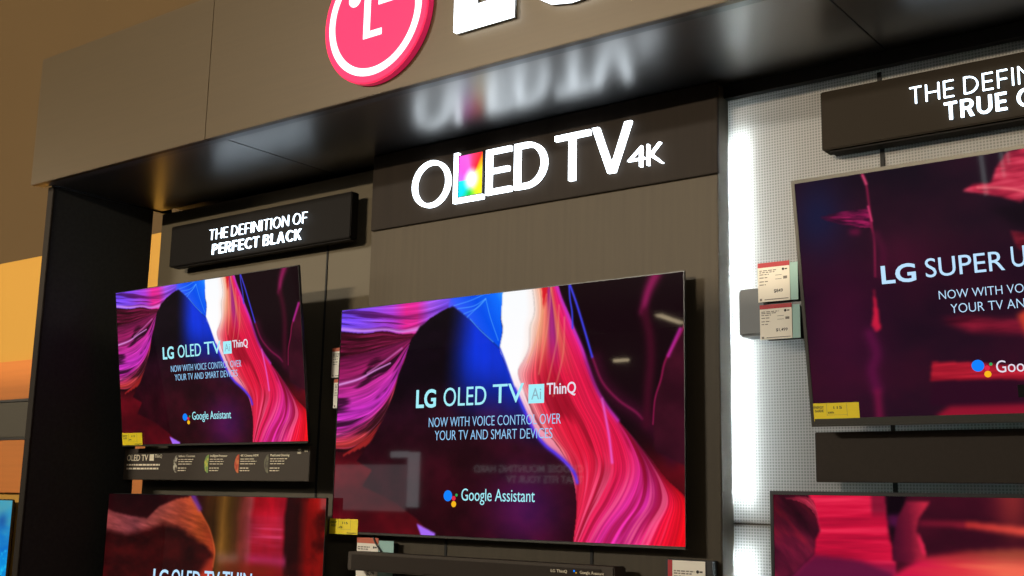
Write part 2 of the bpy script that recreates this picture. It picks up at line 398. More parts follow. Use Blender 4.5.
        d2 = (sm(.38, .1, q2)*.6*sm(.55, .8, V))[..., None]; a = a*(1-d2)+np.array([140, 6, 40])*d2
        h = (sm(.60, .85, q2)*(.04+.62*sm(.62, .85, V))*(1-.8*sm(.86, .97, T)))[..., None]; return a*(1-h)+np.array([255, 105, 150])*h
    c.patch([wr, F1, F2, F3, F4, F5, F6], ff)
    c.fill([(.635, -.03), (.655, -.03), (.650, .055), (.642, .09)], (215, 25, 40), .002)
    c.stroke([(.72, .0), (.70, .2), (.66, .42)], .0001, (255, 160, 120), 0)
    for a in ([(.662, .0), (.655, .15), (.632, .35)], [(.685, .08), (.680, .22), (.655, .40)], [(.700, .13), (.697, .28), (.672, .44)], [(.65, .03), (.625, .2), (.600, .3)]):
        c.stroke(a, .0028, (240, 160, 115), .4)
    c.stroke([(.676, 0), (.69, .052), (.726, .184), (.747, .258), (.782, .404), (.81, .482), (.84, .543)], .005, (200, 50, 190), .75)
    c.stroke([(.80, .46), (.812, .55), (.82, .62), (.826, .7)], .004, (235, 95, 210), .8)
    # upper right dark rock
    nn = fbm(u*8+5, v*8)
    reg = [(.70, .02), (1, -.02), (1, .80), (.955, .74), (.876, .60), (.84, .54), (.782, .404), (.747, .258)]
    c.stroke([(.782, .31), (.80, .394), (.84, .465), (.882, .512), (.93, .58), (.97, .68)], .022, (58, 8, 34), .8)
    c.stroke([(.774, .295), (.8, .394), (.84, .465), (.882, .512), (.90, .54)], .004, (125, 22, 70), .8)
    c.stroke([(.711, -.01), (.714, .056), (.72, .112), (.722, .176)], .0028, (60, 70, 235), .9)
    c.stroke([(.711, -.01), (.733, .086), (.755, .196), (.774, .295)], .0034, (64, 66, 235), .95)
    c.stroke([(.935, -.01), (.914, .06), (.901, .135)], .016, (150, 26, 88), .85, .010)
    c.stroke([(.905, .14), (.917, .228), (.92, .321), (.914, .432), (.91, .56)], .014, (62, 8, 30), .9)
    c.fill([(1.01, .19), (.975, .272), (.954, .332), (.944, .398), (.93, .47), (.925, .561), (.93, .66), (1.01, .72)], lambda U, V: ramp(fbm(U*16, V*9), [(0, (34, 5, 18)), (.9, (72, 16, 36))]), .003)
    c.stroke([(1.0, .205), (.975, .272), (.954, .332), (.944, .398), (.93, .47), (.925, .561)], .004, (140, 20, 72), .85, .002)
    c.stroke([(.99, .215), (.972, .275), (.962, .31)], .005, (175, 35, 140), .9)
    fr = [(.521, .237), (.536, .291), (.566, .407), (.596, .501), (.624, .581), (.652, .632), (.682, .667), (.709, .702), (.73, .74), (.738, .775)]
    c.stroke(fr[2:], .0055, (84, 50, 225), .95); c.stroke(fr[:4], .003, (40, 60, 220), .8)
    c.fill([(.282, .952), (.342, .99), (.336, 1.03), (.306, 1.03)], (165, 105, 245), .002)
    return c

def canyon_rock():
    c = Canvas(440, 248, (40, 6, 12)); u, v = c.u, c.v
    n = fbm(u*10, v*8)
    c.blend(np.ones_like(u), ramp(n, [(0, (22, 4, 9)), (.8, (58, 10, 16))]))
    # ochre, pink and red columns at right of rock
    cols = ramp(u+.015*(fbm(u*0+1, v*9)-.5), [(.40, (40, 10, 14)), (.47, (52, 22, 10)), (.53, (70, 40, 12)), (.57, (150, 104, 38)), (.60, (110, 74, 24)), (.63, (96, 54, 26)), (.655, (140, 56, 46)), (.69, (150, 60, 62)), (.71, (150, 8, 22)), (.78, (198, 10, 34)), (.83, (160, 12, 34)), (.845, (40, 6, 10)), (.89, (44, 6, 8)), (.93, (140, 14, 14)), (1, (160, 20, 16))])
    c.blend(sm(.44, .5, u), cols*(.75+.5*fbm(u*26, v*5)[..., None]))
    bl = np.exp(-((v-.185)/.085)**2)*sm(.66, .72, u)*(1-sm(.82, .845, u)); bl = bl*(.3+1.1*np.clip(fbm(u*5, v*70)-.15, 0, 1))
    c.blend(np.clip(bl, 0, 1), (228, 62, 108))
    c.blend(np.exp(-((v-.315)/.03)**2)*sm(.66, .72, u)*(1-sm(.84, .86, u))*.7, (222, 60, 130))
    c.blend(sm(.30, .36, v)*sm(.56, .62, u)*(1-sm(.75, .9, u))*.8, (150, 40, 22))
    c.blend(sm(.36, .42, v)*sm(.70, .8, u)*.8, (150, 10, 18))
    bb = np.clip(fbm(u*12+3, v*9)-.42, 0, 1)*4*sm(.86, .9, u); c.blend(np.clip(bb, 0, .85), (60, 6, 8))
    c.fill([(.55, .30), (.65, .295), (.65, .335), (.56, .345)], (160, 112, 100), .012, .85)
    c.fill([(.55, .345), (.66, .335), (.66, .39), (.56, .40)], (108, 50, 22), .012, .8)
    rock = [(-.02, .08), (.036, .103), (.124, .119), (.209, .128), (.264, .063), (.342, .023), (.415, .008), (.445, .051), (.482, .116), (.516, .18), (.543, .279), (.54, .339), (.542, .409), (.53, .6), (.56, 1.02), (-.02, 1.02)]
    def fr(U, V):
        edge = np.interp(U, [0, .118, .212, .292, .361, .442, .487, .521, .543], [.189, .205, .18, .14, .155, .2, .23, .27, .31])
        top = ramp(U+.08*(fbm(U*8, V*8)-.5), [(0, (186, 84, 84)), (.15, (160, 76, 84)), (.28, (190, 88, 76)), (.38, (222, 92, 62)), (.46, (228, 96, 44)), (.54, (205, 70, 36))])
        q = np.clip(fbm(U*10+V*30, V*60-U*26, 3)*1.6-.2, 0, 1)[..., None]; top = top*(.72+.34*q)
        dk = ramp(fbm(U*14, V*16), [(0, (24, 4, 6)), (.8, (78, 12, 14))])
        k = sm(-.02, .035, V-edge+.03*(fbm(U*18, V*18)-.5))[..., None]; r = top*(1-k)+dk*k
        lowr = (sm(.0, .05, U-np.interp(V, [.28, .33, .42, .6, 1], [.55, .49, .45, .40, .38])))[..., None]*k
        return r*(1-lowr)+np.array([205, 62, 40])*lowr
    c.fill(rock, fr, .003)
    c.fill([(-.02, -.02), (.40, -.02), (.342, .02), (.264, .06), (.209, .125), (.12, .112), (.03, .08), (.01, .02)], lambda U, V: ramp(fbm(U*9, V*9), [(0, (20, 4, 8)), (.9, (60, 10, 16))]), .006)
    c.stroke([(.415, .01), (.445, .051), (.482, .116), (.516, .18), (.543, .279), (.54, .36)], .005, (238, 104, 52), .8)
    c.fill([(.414, .0), (.437, .0), (.477, .074), (.458, .083)], (120, 60, 175), .006, .85)
    # lower part, below the frame of the photograph: deep red canyon floor
    c.p *= (.74+.26*sm(.3, .75, fbm(u*5+2, v*6)))[..., None]; c.p[..., 1:] *= .94
    c.blend(sm(.5, .62, v)*.5, ramp(fbm(u*7, v*20), [(0, (40, 5, 10)), (.8, (150, 24, 26))]))
    return c

def canyon_dark():
    c = Canvas(440, 248, (30, 8, 26)); u, v = c.u, c.v
    n = fbm(u*8, v*6)
    c.blend(np.ones_like(u), ramp(n*.6+v*.25, [(.1, (20, 9, 24)), (.4, (36, 12, 29)), (.7, (54, 12, 32))]))
    c.blend(np.exp(-((u-.05)/.06)**2-((v-.16)/.16)**2)*.8, (18, 26, 62))
    c.blend(np.exp(-((u-.09)/.09)**2-((v-.62)/.3)**2)*.6, (70, 12, 46))
    c.blend(np.exp(-((u-.23)/.06)**2-((v-.35)/.1)**2)*.5, (82, 16, 44))
    c.patch([[(.055, .158), (.10, .148), (.165, .145)], [(.06, .165), (.11, .175), (.171, .19)], [(.08, .182), (.124, .21), (.172, .228)]], lambda T, S, U, V: ramp(stri(T, S, 9, 4, 1)*(.3+.7*S), [(0, (44, 8, 36)), (.5, (130, 18, 72)), (1, (205, 42, 108))]), soft=2)
    c.fill([(.118, .225), (.145, .228), (.14, .25), (.12, .245)], (110, 14, 58), .006, .8)
    c.stroke([(.158, .0), (.166, .05), (.168, .123), (.170, .223), (.173, .281), (.168, .427)], .0035, (130, 24, 62), .8)
    c.stroke([(.160, .01), (.166, .045)], .004, (205, 70, 110), .8); c.stroke([(.166, .14), (.171, .20)], .003, (210, 60, 110), .8)
    c.stroke([(.178, .26), (.19, .33), (.182, .42)], .012, (74, 14, 44), .7)
    c.fill([(.162, .47), (.157, .574), (.150, .624), (.157, .655), (.17, .642), (.167, .555)], (205, 26, 62), .004, .95)
    c.stroke([(.145, .66), (.155, .74), (.143, .807), (.149, .88)], .016, (88, 14, 60), .8)
    c.stroke([(.15, .9), (.15, 1.0)], .012, (120, 18, 62), .7)
    # red outcrops on the right
    def rr(U, V): return ramp(fbm(U*14+V*22, V*40-U*8, 3), [(.1, (110, 14, 40)), (.4, (188, 42, 70)), (.75, (226, 80, 104))])
    c.fill([(.368, .13), (.393, .108), (.427, .113), (.438, .062), (.462, .007), (.60, -.02), (.60, .2), (.505, .172), (.481, .204), (.445, .172)], rr, .004)
    c.stroke([(.40, .125), (.45, .14), (.50, .17)], .004, (240, 110, 120), .7)
    c.fill([(.455, .305), (.497, .326), (.6, .33), (.6, .45), (.492, .416), (.464, .368)], lambda U, V: rr(U, V)*.62, .004)
    c.fill([(.42, .21), (.6, .2), (.6, .32), (.47, .3)], (16, 6, 18), .01, .9)
    c.fill([(.298, .624), (.357, .615), (.419, .640), (.6, .66), (.6, .72), (.478, .70), (.36, .68)], lambda U, V: ramp(fbm(U*10, V*30), [(.1, (60, 8, 26)), (.7, (150, 26, 52))]), .008)
    c.fill([(.453, .626), (.483, .597), (.6, .58), (.6, .78), (.475, .754)], lambda U, V: ramp(fbm(U*12, V*20), [(.1, (150, 30, 36)), (.7, (228, 78, 48))]), .006)
    c.fill([(.273, .787), (.348, .795), (.423, .815), (.6, .84), (.6, .90), (.409, .868), (.266, .863)], lambda U, V: ramp(fbm(U*8, V*60, 3), [(.15, (128, 14, 34)), (.5, (186, 30, 50)), (.8, (226, 70, 80))]), .003)
    c.fill([(.27, .865), (.41, .87), (.6, .9), (.6, .97), (.26, .96)], (44, 8, 30), .004, .8)
    c.fill([(.30, .965), (.43, .962), (.6, .98), (.6, 1.02), (.27, 1.0)], (150, 18, 44), .006, .9)
    # mirrored right half of the canyon, beyond the photograph
    k = sm(.62, .8, u); c.blend(k*.8, ramp(fbm(u*6+3, v*9), [(.2, (40, 8, 26)), (.75, (170, 36, 56))]))
    return c

def canyon_red():
    c = Canvas(440, 248, (44, 8, 24)); u, v = c.u, c.v
    c.blend(np.ones_like(u), ramp(fbm(u*9, v*8), [(0, (30, 6, 20)), (.8, (72, 12, 32))]))
    def fred(U, V):
        q = fbm(U*5+.3, V*34+2*U, 4); r = ramp(q, [(.1, (150, 8, 44)), (.4, (206, 16, 58)), (.75, (246, 52, 88))])
        k = (sm(.222, .235, U)*sm(.10, .05, V))[..., None]*.7; r = r*(1-k)+np.array([96, 14, 40])*k
        w = (sm(.235, .28, V)*.6)[..., None]; return r*(1-w)+np.array([112, 22, 66])*w
    c.fill([(.085, .0), (.259, .0), (.263, .108), (.27, .18), (.277, .245), (.279, .34), (.03, .345), (.096, .235), (.097, .179), (.109, .14)], fred, .002)
    c.fill([(-.02, -.02), (.06, -.02), (.095, .027), (.102, .071), (.105, .109), (.109, .14), (.098, .178), (.096, .229), (.072, .268), (.048, .315), (.0, .345), (-.02, .36)],
           lambda U, V: ramp(fbm(U*16, V*14-U*22), [(.1, (40, 8, 24)), (.5, (96, 18, 44)), (.85, (168, 26, 52))])*(.6+.5*sm(.05, .25, V))[..., None], .003)
    c.patch([[(.03, .015), (.07, .03), (.10, .075), (.112, .14)], [(.075, .01), (.094, .022), (.105, .075), (.112, .138)]], lambda T, S, U, V: ramp(stri(T, S, 10, 5, 3), [(0, (120, 18, 44)), (1, (226, 66, 92))]), soft=2)
    c.fill([(.096, .235), (.2, .25), (.279, .30), (.30, .45), (-.02, .45), (.048, .315)], (86, 16, 54), .006, .85)
    c.fill([(.262, -.02), (.31, -.02), (.29, .08), (.264, .075)], (14, 3, 12), .003)
    c.fill([(.264, .075), (.29, .07), (.30, .12), (.268, .12)], (78, 16, 66), .006, .8)
    c.fill([(.265, .11), (.28, .12), (.275, .19), (.268, .17)], (14, 3, 14), .005, .9)
    c.fill([(.305, .021), (.355, .02), (.33, .083), (.323, .129), (.339, .187), (.342, .235), (.31, .25), (.27, .245), (.272, .186), (.285, .08)], lambda U, V: ramp((U-.27)/.075+.3*(fbm(U*20, V*20)-.5), [(0, (66, 10, 36)), (.5, (110, 18, 44)), (.9, (190, 36, 62))]), .003)
    c.fill([(.327, .13), (.338, .18), (.342, .23), (.333, .21), (.326, .16)], (222, 34, 76), .004, .8)
    c.fill([(.328, .092), (.43, .092), (.538, .105), (.7, .13), (.7, .16), (.538, .135), (.432, .112), (.33, .108)], lambda U, V: ramp(U, [(.33, (120, 18, 44)), (.42, (140, 24, 44)), (.43, (205, 50, 48)), (.6, (240, 90, 70))]), .005)
    c.fill([(.335, .225), (.426, .195), (.536, .18), (.8, .16), (.8, .5), (.26, .5), (.27, .30)], lambda U, V: ramp(sm(.28, .52, U)+.5*(fbm(U*9, V*44)-.45), [(0, (200, 20, 66)), (.5, (216, 52, 64)), (1, (236, 100, 78))])*(.62+.4*sm(.19, .26, V))[..., None], .006)
    c.blend(np.exp(-((u-.52)/.035)**2)*sm(.25, .0, v)*.5, (190, 60, 50))
    k = sm(.33, .4, v); c.blend(k*.8, ramp(fbm(u*6, v*18), [(.1, (60, 8, 24)), (.5, (150, 22, 48)), (.85, (230, 70, 70))]))
    return c

def ocean():
    c = Canvas(260, 146, (30, 150, 205)); u, v = c.u, c.v
    c.blend(np.ones_like(u), ramp(v+.25*(fbm(u*9, v*12)-.5), [(0, (78, 158, 176)), (.12, (52, 152, 190)), (.3, (8, 110, 200)), (.5, (0, 150, 225)), (.7, (20, 90, 170)), (1, (60, 170, 220))]))
    q = fbm(u*40, v*34); c.blend(sm(.55, .75, q)*.6*sm(.2, .4, v), (40, 210, 245)); c.blend(np.exp(-((u-.93)/.04)**2-((v-.16)/.06)**2)*.7, (20, 70, 150))
    return c

# ------------------------------------------------------------------ the room
struct(boxo('floor', (-15, 6, -24, .3, -.05, 0), M['floor']))
struct(boxo('ceiling', (-15, 6, -24, .5, 5.6, 5.7), M['ceil']))
struct(boxo('wall_back', (-15, 6, .3, .4, 0, 2.868), M['wallyellow']))
struct(boxo('wall_upper', (-15, 6, .3, .5, 2.868, 5.6), M['wallbrown']))
struct(boxo('wall_front', (-10.6, .5, -7.2, -7.0, 0, 3.30), M['partition']))

# ------------------------------------------------------------------ neighbouring bay on the left
bd = thing('wall_board', 'long orange wood board on yellow wall above the dark grey band', 'board', (-6.2, .3, 2.08), 'boards on the yellow wall')
boxo('face', (-2.0, 1.75, -.03, -.001, 0, .21), M['orange'], bd, .003)
boxo('edge_trim', (-2.0, 1.75, -.034, -.001, -.014, -.001), M['black'], bd)
tag(boxo('wall_board', (-8.2, -4.45, .272, .299, 1.875, 2.064), M['band'], None, .003), 'dark grey board between the two orange boards left of column', 'board', 'boards on the yellow wall')
bd2 = thing('wall_board', 'lower orange wood board just above the blue television', 'board', (-6.2, .3, 1.57), 'boards on the yellow wall')
boxo('face', (-2.0, 1.75, -.03, -.001, .012, .290), M['orange'], bd2, .003)
boxo('edge_trim', (-2.0, 1.75, -.034, -.001, .292, .303), M['black'], bd2)

# ------------------------------------------------------------------ canopy, side panel, centre tower, back panels
ZS = 2.892
cp = thing('display_canopy', 'long bronze fronted canopy with glossy black underside over the televisions', 'canopy', (-1.5, -.2, ZS))
def P(o, par):        # parent and keep world placement
    o.parent = par; o.location = -Vector(par.location); return o
P(boxo('fascia_panel', (-4.58, -3.4068, -.52, -.495, ZS-.004, 3.46), M['bronze'], None, .002), cp)
P(boxo('fascia_panel', (-3.4060, 1.6, -.52, -.495, ZS-.004, 3.46), M['bronze'], None, .002), cp)
P(boxo('front_trim', (-4.575, 1.6, -.494, -.462, ZS-.002, ZS+.05), M['trim_grey'], None, .001), cp)
for x0, x1 in ((-4.50, -3.352), (-3.346, -1.063), (-1.059, 1.6)):
    P(boxo('soffit_panel', (x0, x1, -.461, .09, ZS, ZS+.02), M['soffit'], None, .001), cp)
P(boxo('soffit_backing', (-4.50, 1.6, -.461, .09, ZS+.021, ZS+.03), M['slot']), cp)
P(boxo('side_trim', (-4.512, -4.501, -.461, .15, ZS-.006, ZS+.03), M['black']), cp)
P(boxo('rear_trim', (-1.576, 1.6, .045, .074, ZS-.043, ZS-.001), M['black']), cp)
P(boxo('top_panel', (-4.57, 1.6, -.494, .29, 3.43, 3.45), M['black']), cp)
P(boxo('back_panel', (-4.50, 1.6, .10, .29, ZS+.031, 3.429), M['black']), cp)

sp = thing('side_panel', 'tall black upright panel closing the left end of the display', 'panel', (-4.535, -.2, 0))
P(boxo('board', (-4.553, -4.515, -.44, .06, 0, ZS-.001), M['column'], None, .001), sp)
P(boxo('front_edge', (-4.555, -4.513, -.452, -.441, 0, ZS-.001), M['column_edge'], None, .002), sp)

tw = thing('display_tower', 'wide grey brown wood upright behind the central television', 'tower', (-2.31, .04, 0))
P(boxo('body', (-3.04, -1.577, 0, .115, 0, ZS-.002), M['tower'], None, .002), tw)
for x in (-2.621, -2.026):
    P(boxo('slot', (x-.005, x+.005, -.003, -.0005, .3, 1.50), M['slot']), tw)

bp = thing('backing_panel', 'light greige wall panel behind the left hand televisions', 'panel', (-3.76, .12, 0))
P(boxo('board', (-4.487, -3.045, .09, .25, 0, ZS-.016), M['panel'], None, .002), bp)
P(boxo('slot', (-3.371, -3.363, .086, .0895, .2, 2.60), M['slot']), bp)

for z0, z1, lab in ((1.545, 2.885, 'tall upper sheet of backlit white perforated panel right of the tower'), (0, 1.541, 'lower sheet of backlit white perforated panel beneath the thin horizontal joint')):
    pg = thing('perforated_panel', lab, 'panel', (-.8, .1, z0), 'perforated white panels')
    P(boxo('sheet', (-1.5765, 1.6, .075, .078, z0, z1), M['perf']), pg)
    P(boxo('slot', (-1.098, -1.086, .069, .0745, z0+.002, z1-.045), M['slot']), pg)
    if z0 == 0: P(boxo('joint_strip', (-1.5765, 1.6, .0785, .083, z1-.006, z1+.010), M['band']), pg)
    P(boxo('backing', (-1.5765, 1.6, .24, .26, z0, z1), M['white_back']), pg)
for z0, z1, lab in ((1.60, 2.735, 'upper vertical white light bar glowing behind the perforated panel beside tower'), (.1, 1.475, 'lower vertical white light bar glowing behind the perforated panel under the joint')):
    lb = thing('light_bar', lab, 'light', (-1.540, .185, z0), 'light bars beside the tower')
    bm = bmesh.new(); box(bm, -.036, .036, -.088, -.078, 0, z1-z0, .004); obj('diffuser', bm, M['led'], lb)
    bm = bmesh.new(); box(bm, -.034, .034, -.077, .038, -.005, z1-z0+.005, .002); obj('channel', bm, M['lampbody'], lb)

# ------------------------------------------------------------------ signs
# round logo on the fascia
CX, CZ, R_ = -2.530, 3.150, .232
lg = thing('round_logo_sign', 'round red lit emblem with white face mark on the bronze fascia', 'sign', (CX, -.52, CZ))
def Q(me, name, m, par): o = link(name, me, m, None); return P(o, par)
Q(flat_mesh([ring(CX, CZ, R_, 96)], .022, -.543), 'drum', M['logorim'], lg)
Q(flat_mesh([ring(CX, CZ, R_-.004, 96)], .006, -.5492), 'face', M['logored'], lg)
yy = -.5512
outer = ring(CX, CZ, .207, 72, PI*.5, PI*2.0); inner = ring(CX, CZ, .181, 72, PI*.5, PI*2.0)
Q(flat_mesh([outer+[(CX+.207, CZ+.058), (CX+.018, CZ+.058), (CX+.018, CZ+.031), (CX+.178, CZ+.031)]+inner[::-1][1:]], .002, yy), 'ring_mark', M['logowhite'], lg)
Q(flat_mesh([[(CX-.046, CZ-.075), (CX+.036, CZ-.075), (CX+.036, CZ-.053), (CX-.018, CZ-.053), (CX-.018, CZ+.088), (CX-.046, CZ+.088)]], .002, yy), 'nose_mark', M['logowhite'], lg)
Q(flat_mesh([ring(CX-.092, CZ+.076, .027, 32)], .002, yy), 'dot_mark', M['logowhite'], lg)
# big lit letters
L1 = thing('letter_sign', 'large lit white letter L beside the round red emblem', 'letter', (-2.045, -.52, 3.0), 'large lit letters on the fascia')
Lp = [(-2.191, 3.010), (-1.968, 3.010), (-1.968, 3.080), (-2.112, 3.080), (-2.112, 3.335), (-2.191, 3.335)]
Q(flat_mesh([Lp], .016, -.546), 'lit_face', M['bigletters'], L1); Q(flat_mesh([Lp], .008, -.5295), 'return', M['lampbody'], L1)
G1 = thing('letter_sign', 'large lit white letter G to the right of the large letter L', 'letter', (-1.77, -.52, 3.0), 'large lit letters on the fascia')
Q(text_mesh('G', .31, .33, .016, .03, x=-1.940, z=3.007, y=-.546), 'lit_face', M['bigletters'], G1); Q(text_mesh('G', .31, .33, .008, .03, x=-1.940, z=3.007, y=-.5295), 'return', M['lampbody'], G1)

# header above centre television
hd = thing('header_sign', 'dark brown header board with large lit white lettering above central television', 'sign', (-2.31, 0, 2.6))
P(boxo('panel', (-3.032, -1.569, -.013, -.0005, 2.594, ZS-.004), M['header'], None, .002), hd)
ZB, ZT = 2.648, 2.812
def hl(ch, x0, x1, z0, z1, off=-.008):
    Q(text_mesh(ch, x1-x0, z1-z0, .014, off, x=x0, z=z0, y=-.028, fit=True), 'letter', M['letters'], hd)
# O as an even ring
def ell(cx, cz, a, b, n=64): return [(cx+a*math.cos(2*PI*i/n), cz+b*math.sin(2*PI*i/n)) for i in range(n)]
Q(flat_mesh([ell(-2.724, 2.730, .090, .088), ell(-2.724, 2.730, .072, .073)], .014, -.028), 'letter', M['letters'], hd)
Q(flat_mesh([[(-2.614, 2.640), (-2.478, 2.640), (-2.478, 2.656), (-2.594, 2.656), (-2.594, 2.826), (-2.614, 2.826)]], .014, -.028), 'letter', M['letters'], hd)
pc = Canvas(48, 60, (255, 255, 255)); a_ = np.arctan2(-(pc.v-.62), pc.u-.55); rr_ = np.hypot((pc.u-.55), (pc.v-.62)*1.2)
cc_ = ramp(a_, [(-PI, (30, 210, 230)), (-2.5, (20, 200, 220)), (-1.8, (40, 190, 60)), (-1.1, (190, 225, 40)), (-.3, (250, 215, 30)), (.5, (250, 220, 40)), (.85, (250, 140, 30)), (1.0, (235, 40, 50)), (1.5, (240, 60, 110)), (1.9, (235, 90, 200)), (2.6, (215, 80, 200)), (PI, (190, 100, 220))])
pc.blend(sm(.10, .42, rr_), cc_)
pane = link('rainbow_pane', pc.mesh('rainbow_pane'), M['pane'], None); pane.scale = (.108, 1, .153); P(pane, hd); pane.location = Vector((-2.536, -.0265, 2.660))-Vector(hd.location)
Q(flat_mesh([rect(-2.593, -2.479, 2.657, 2.815), rect(-2.590, -2.482, 2.660, 2.812)], .012, -.0275), 'pane_frame', M['black'], hd)
T_ = .020
Q(flat_mesh([[(-2.466, 2.650), (-2.356, 2.650), (-2.356, 2.668), (-2.444, 2.668), (-2.444, 2.725), (-2.366, 2.725), (-2.366, 2.742), (-2.444, 2.742), (-2.444, 2.796), (-2.358, 2.796), (-2.358, 2.813), (-2.466, 2.813)]], .014, -.028), 'letter', M['letters'], hd)
def dhalf(x0, x1, z0, z1):
    cx = x0+(x1-x0)*.36; a, b = x1-cx, (z1-z0)/2; cz = (z0+z1)/2
    return [(x0, z0)]+[(cx+a*math.cos(t), cz+b*math.sin(t)) for t in np.linspace(-PI/2, PI/2, 40)]+[(x0, z1)]
Q(flat_mesh([dhalf(-2.341, -2.205, 2.650, 2.813), dhalf(-2.319, -2.227, 2.668, 2.795)], .014, -.028), 'letter', M['letters'], hd)
Q(flat_mesh([[(-2.170, 2.812), (-2.170, 2.794), (-2.113, 2.794), (-2.113, 2.648), (-2.090, 2.648), (-2.090, 2.794), (-2.030, 2.794), (-2.030, 2.812)]], .014, -.028), 'letter', M['letters'], hd)
Q(flat_mesh([[(-2.020, 2.813), (-1.959, 2.650), (-1.932, 2.650), (-1.870, 2.813), (-1.894, 2.813), (-1.945, 2.676), (-1.996, 2.813)]], .014, -.028), 'letter', M['letters'], hd)
hl('4', -1.884, -1.820, 2.653, 2.722, -.022); hl('K', -1.812, -1.754, 2.653, 2.722, -.022)

def glyph(ch, t):
    """sans capital of height 1 with stem width t: (advance width, outline loops)"""
    h = t*.85
    def bowl(x0, x1, z0, z1, n=14):
        r = min((z1-z0)/2, x1-x0); cx = x1-r; cz = (z0+z1)/2; b = (z1-z0)/2
        return [(x0, z0)]+[(cx+r*math.cos(a), cz+b*math.sin(a)) for a in np.linspace(-PI/2, PI/2, n)]+[(x0, z1)]
    if ch == 'I': return t, [rect(0, t, 0, 1)]
    if ch == 'T': w = .62; return w, [[(w/2-t/2, 0), (w/2+t/2, 0), (w/2+t/2, 1-h), (w, 1-h), (w, 1), (0, 1), (0, 1-h), (w/2-t/2, 1-h)]]
    if ch == 'H': w = .72; return w, [[(0, 0), (t, 0), (t, .5-h/2), (w-t, .5-h/2), (w-t, 0), (w, 0), (w, 1), (w-t, 1), (w-t, .5+h/2), (t, .5+h/2), (t, 1), (0, 1)]]
    if ch == 'E': w = .52; return w, [[(0, 0), (w, 0), (w, h), (t, h), (t, .5-h/2), (w*.92, .5-h/2), (w*.92, .5+h/2), (t, .5+h/2), (t, 1-h), (w, 1-h), (w, 1), (0, 1)]]
    if ch == 'F': w = .50; return w, [[(0, 0), (t, 0), (t, .48-h/2), (w*.92, .48-h/2), (w*.92, .48+h/2), (t, .48+h/2), (t, 1-h), (w, 1-h), (w, 1), (0, 1)]]
    if ch == 'L': w = .48; return w, [[(0, 0), (w, 0), (w, h), (t, h), (t, 1), (0, 1)]]
    if ch == 'N': w = .74; return w, [[(0, 0), (t, 0), (t, 1-t*1.5), (w-t*1.15, 0), (w, 0), (w, 1), (w-t, 1), (w-t, t*1.5), (t*1.15, 1), (0, 1)]]
    if ch == 'D': w = .72; return w, [bowl(0, w, 0, 1, 24), bowl(t, w-t, h, 1-h, 24)]
    if ch == 'O': w = .84; return w, [ell(w/2, .5, w/2, .51, 40), ell(w/2, .5, w/2-t, .51-h, 40)]
    if ch == 'P': w = .58; return w, [[(0, 0), (t, 0), (t, .42)]+bowl(t, w, .42, 1)[1:-1]+[(0, 1)], bowl(t, w-t, .42+h, 1-h)]
    if ch == 'R': w = .62; return w, [[(0, 0), (t, 0), (t, .42), (w*.48, .42), (w-t*1.2, 0), (w+.02, 0), (w*.48+t*1.1, .44)]+bowl(t, w, .43, 1)[4:-1]+[(0, 1)], bowl(t, w-t, .43+h, 1-h)]
    if ch == 'B': w = .62; return w, [bowl(0, w, 0, .54)[:-1]+[(w*.72, .52)]+bowl(0, w*.94, .52, 1)[2:], bowl(t, w-t, h, .53-h/2), bowl(t, w*.94-t, .53+h/2, 1-h)]
    if ch == 'C':
        w = .68; a = np.linspace(PI*.24, PI*1.76, 40); cx = .42
        return w, [[(cx+.42*math.cos(q), .5+.51*math.sin(q)) for q in a]+[(cx+(.42-t)*math.cos(q), .5+(.51-h)*math.sin(q)) for q in a[::-1]]]
    if ch == 'K': w = .64; return w, [[(0, 0), (t, 0), (t, .38), (t+.10, .50), (w-t*1.15, 0), (w+.02, 0), (t*.75+.20, .60), (w, 1), (w-t*1.2, 1), (t, .55), (t, 1), (0, 1)]]
    if ch == 'A': w = .74; q = .28; return w, [[(0, 0), (t*1.05, 0), (t*1.05+.08, q), (w-t*1.05-.08, q), (w-t*1.05, 0), (w, 0), (w/2+t*.6, 1), (w/2-t*.6, 1)], [(t*1.05+.11, q+h), (w-t*1.05-.11, q+h), (w/2, .90-t*.6)]]
    if ch == 'U':
        w = .70; a = np.linspace(PI, 2*PI, 24)
        return w, [[(0, 1)]+[(w/2+w/2*math.cos(q), .36+.37*math.sin(q)) for q in a]+[(w, 1), (w-t, 1)]+[(w/2+(w/2-t)*math.cos(q), .36+(.37-h)*math.sin(q)) for q in a[::-1]]+[(t, 1)]]
def capitals(body, x, w, z, h, t, y, m, par, gap=.17):
    """a line of separate lit letters"""
    pos = 0; out = []
    for ch in body:
        if ch == ' ': pos += .30; continue
        gw, lp = glyph(ch, t); out.append((pos, lp)); pos += gw+gap
    k = w/(pos-gap)
    for p, lp in out:
        Q(flat_mesh([[(x+(p+a)*k, z+b*h) for a, b in l] for l in lp], .006, y), 'letter', m, par)
def side_sign(x0, z0, z1, depth, lines, label, m):
    s = thing('slogan_sign', label, 'sign', (x0, .09, z0), 'slogan signs under the canopy')
    P(boxo('box', (x0, x0+1.13, 0, depth, z0, z1), m, None, .003), s)
    P(boxo('lower_lip', (x0+.02, x0+1.12, .012, depth, z0-.006, z0-.001), M['signbox'], None, .001), s)
    for q in (.2, .86): P(boxo('bracket', (x0+q, x0+q+.05, depth+.0005, .0745 if x0 > -2 else .0885, z0+.05, z1-.05), M['black']), s)
    for body, xa, w, za, h, off, spc in lines:
        capitals(body, xa, w, za, h, off, -.0125, M['slogan'], s, spc)
    return s
side_sign(-4.285, 2.588, 2.772, .042, [('THE DEFINITION OF', -4.000, .607, 2.675, .045, .055, .24), ('PERFECT BLACK', -3.975, .552, 2.609, .045, .125, .20)],
          'black slogan sign with two lit white lines above the left television', M['signbox'])
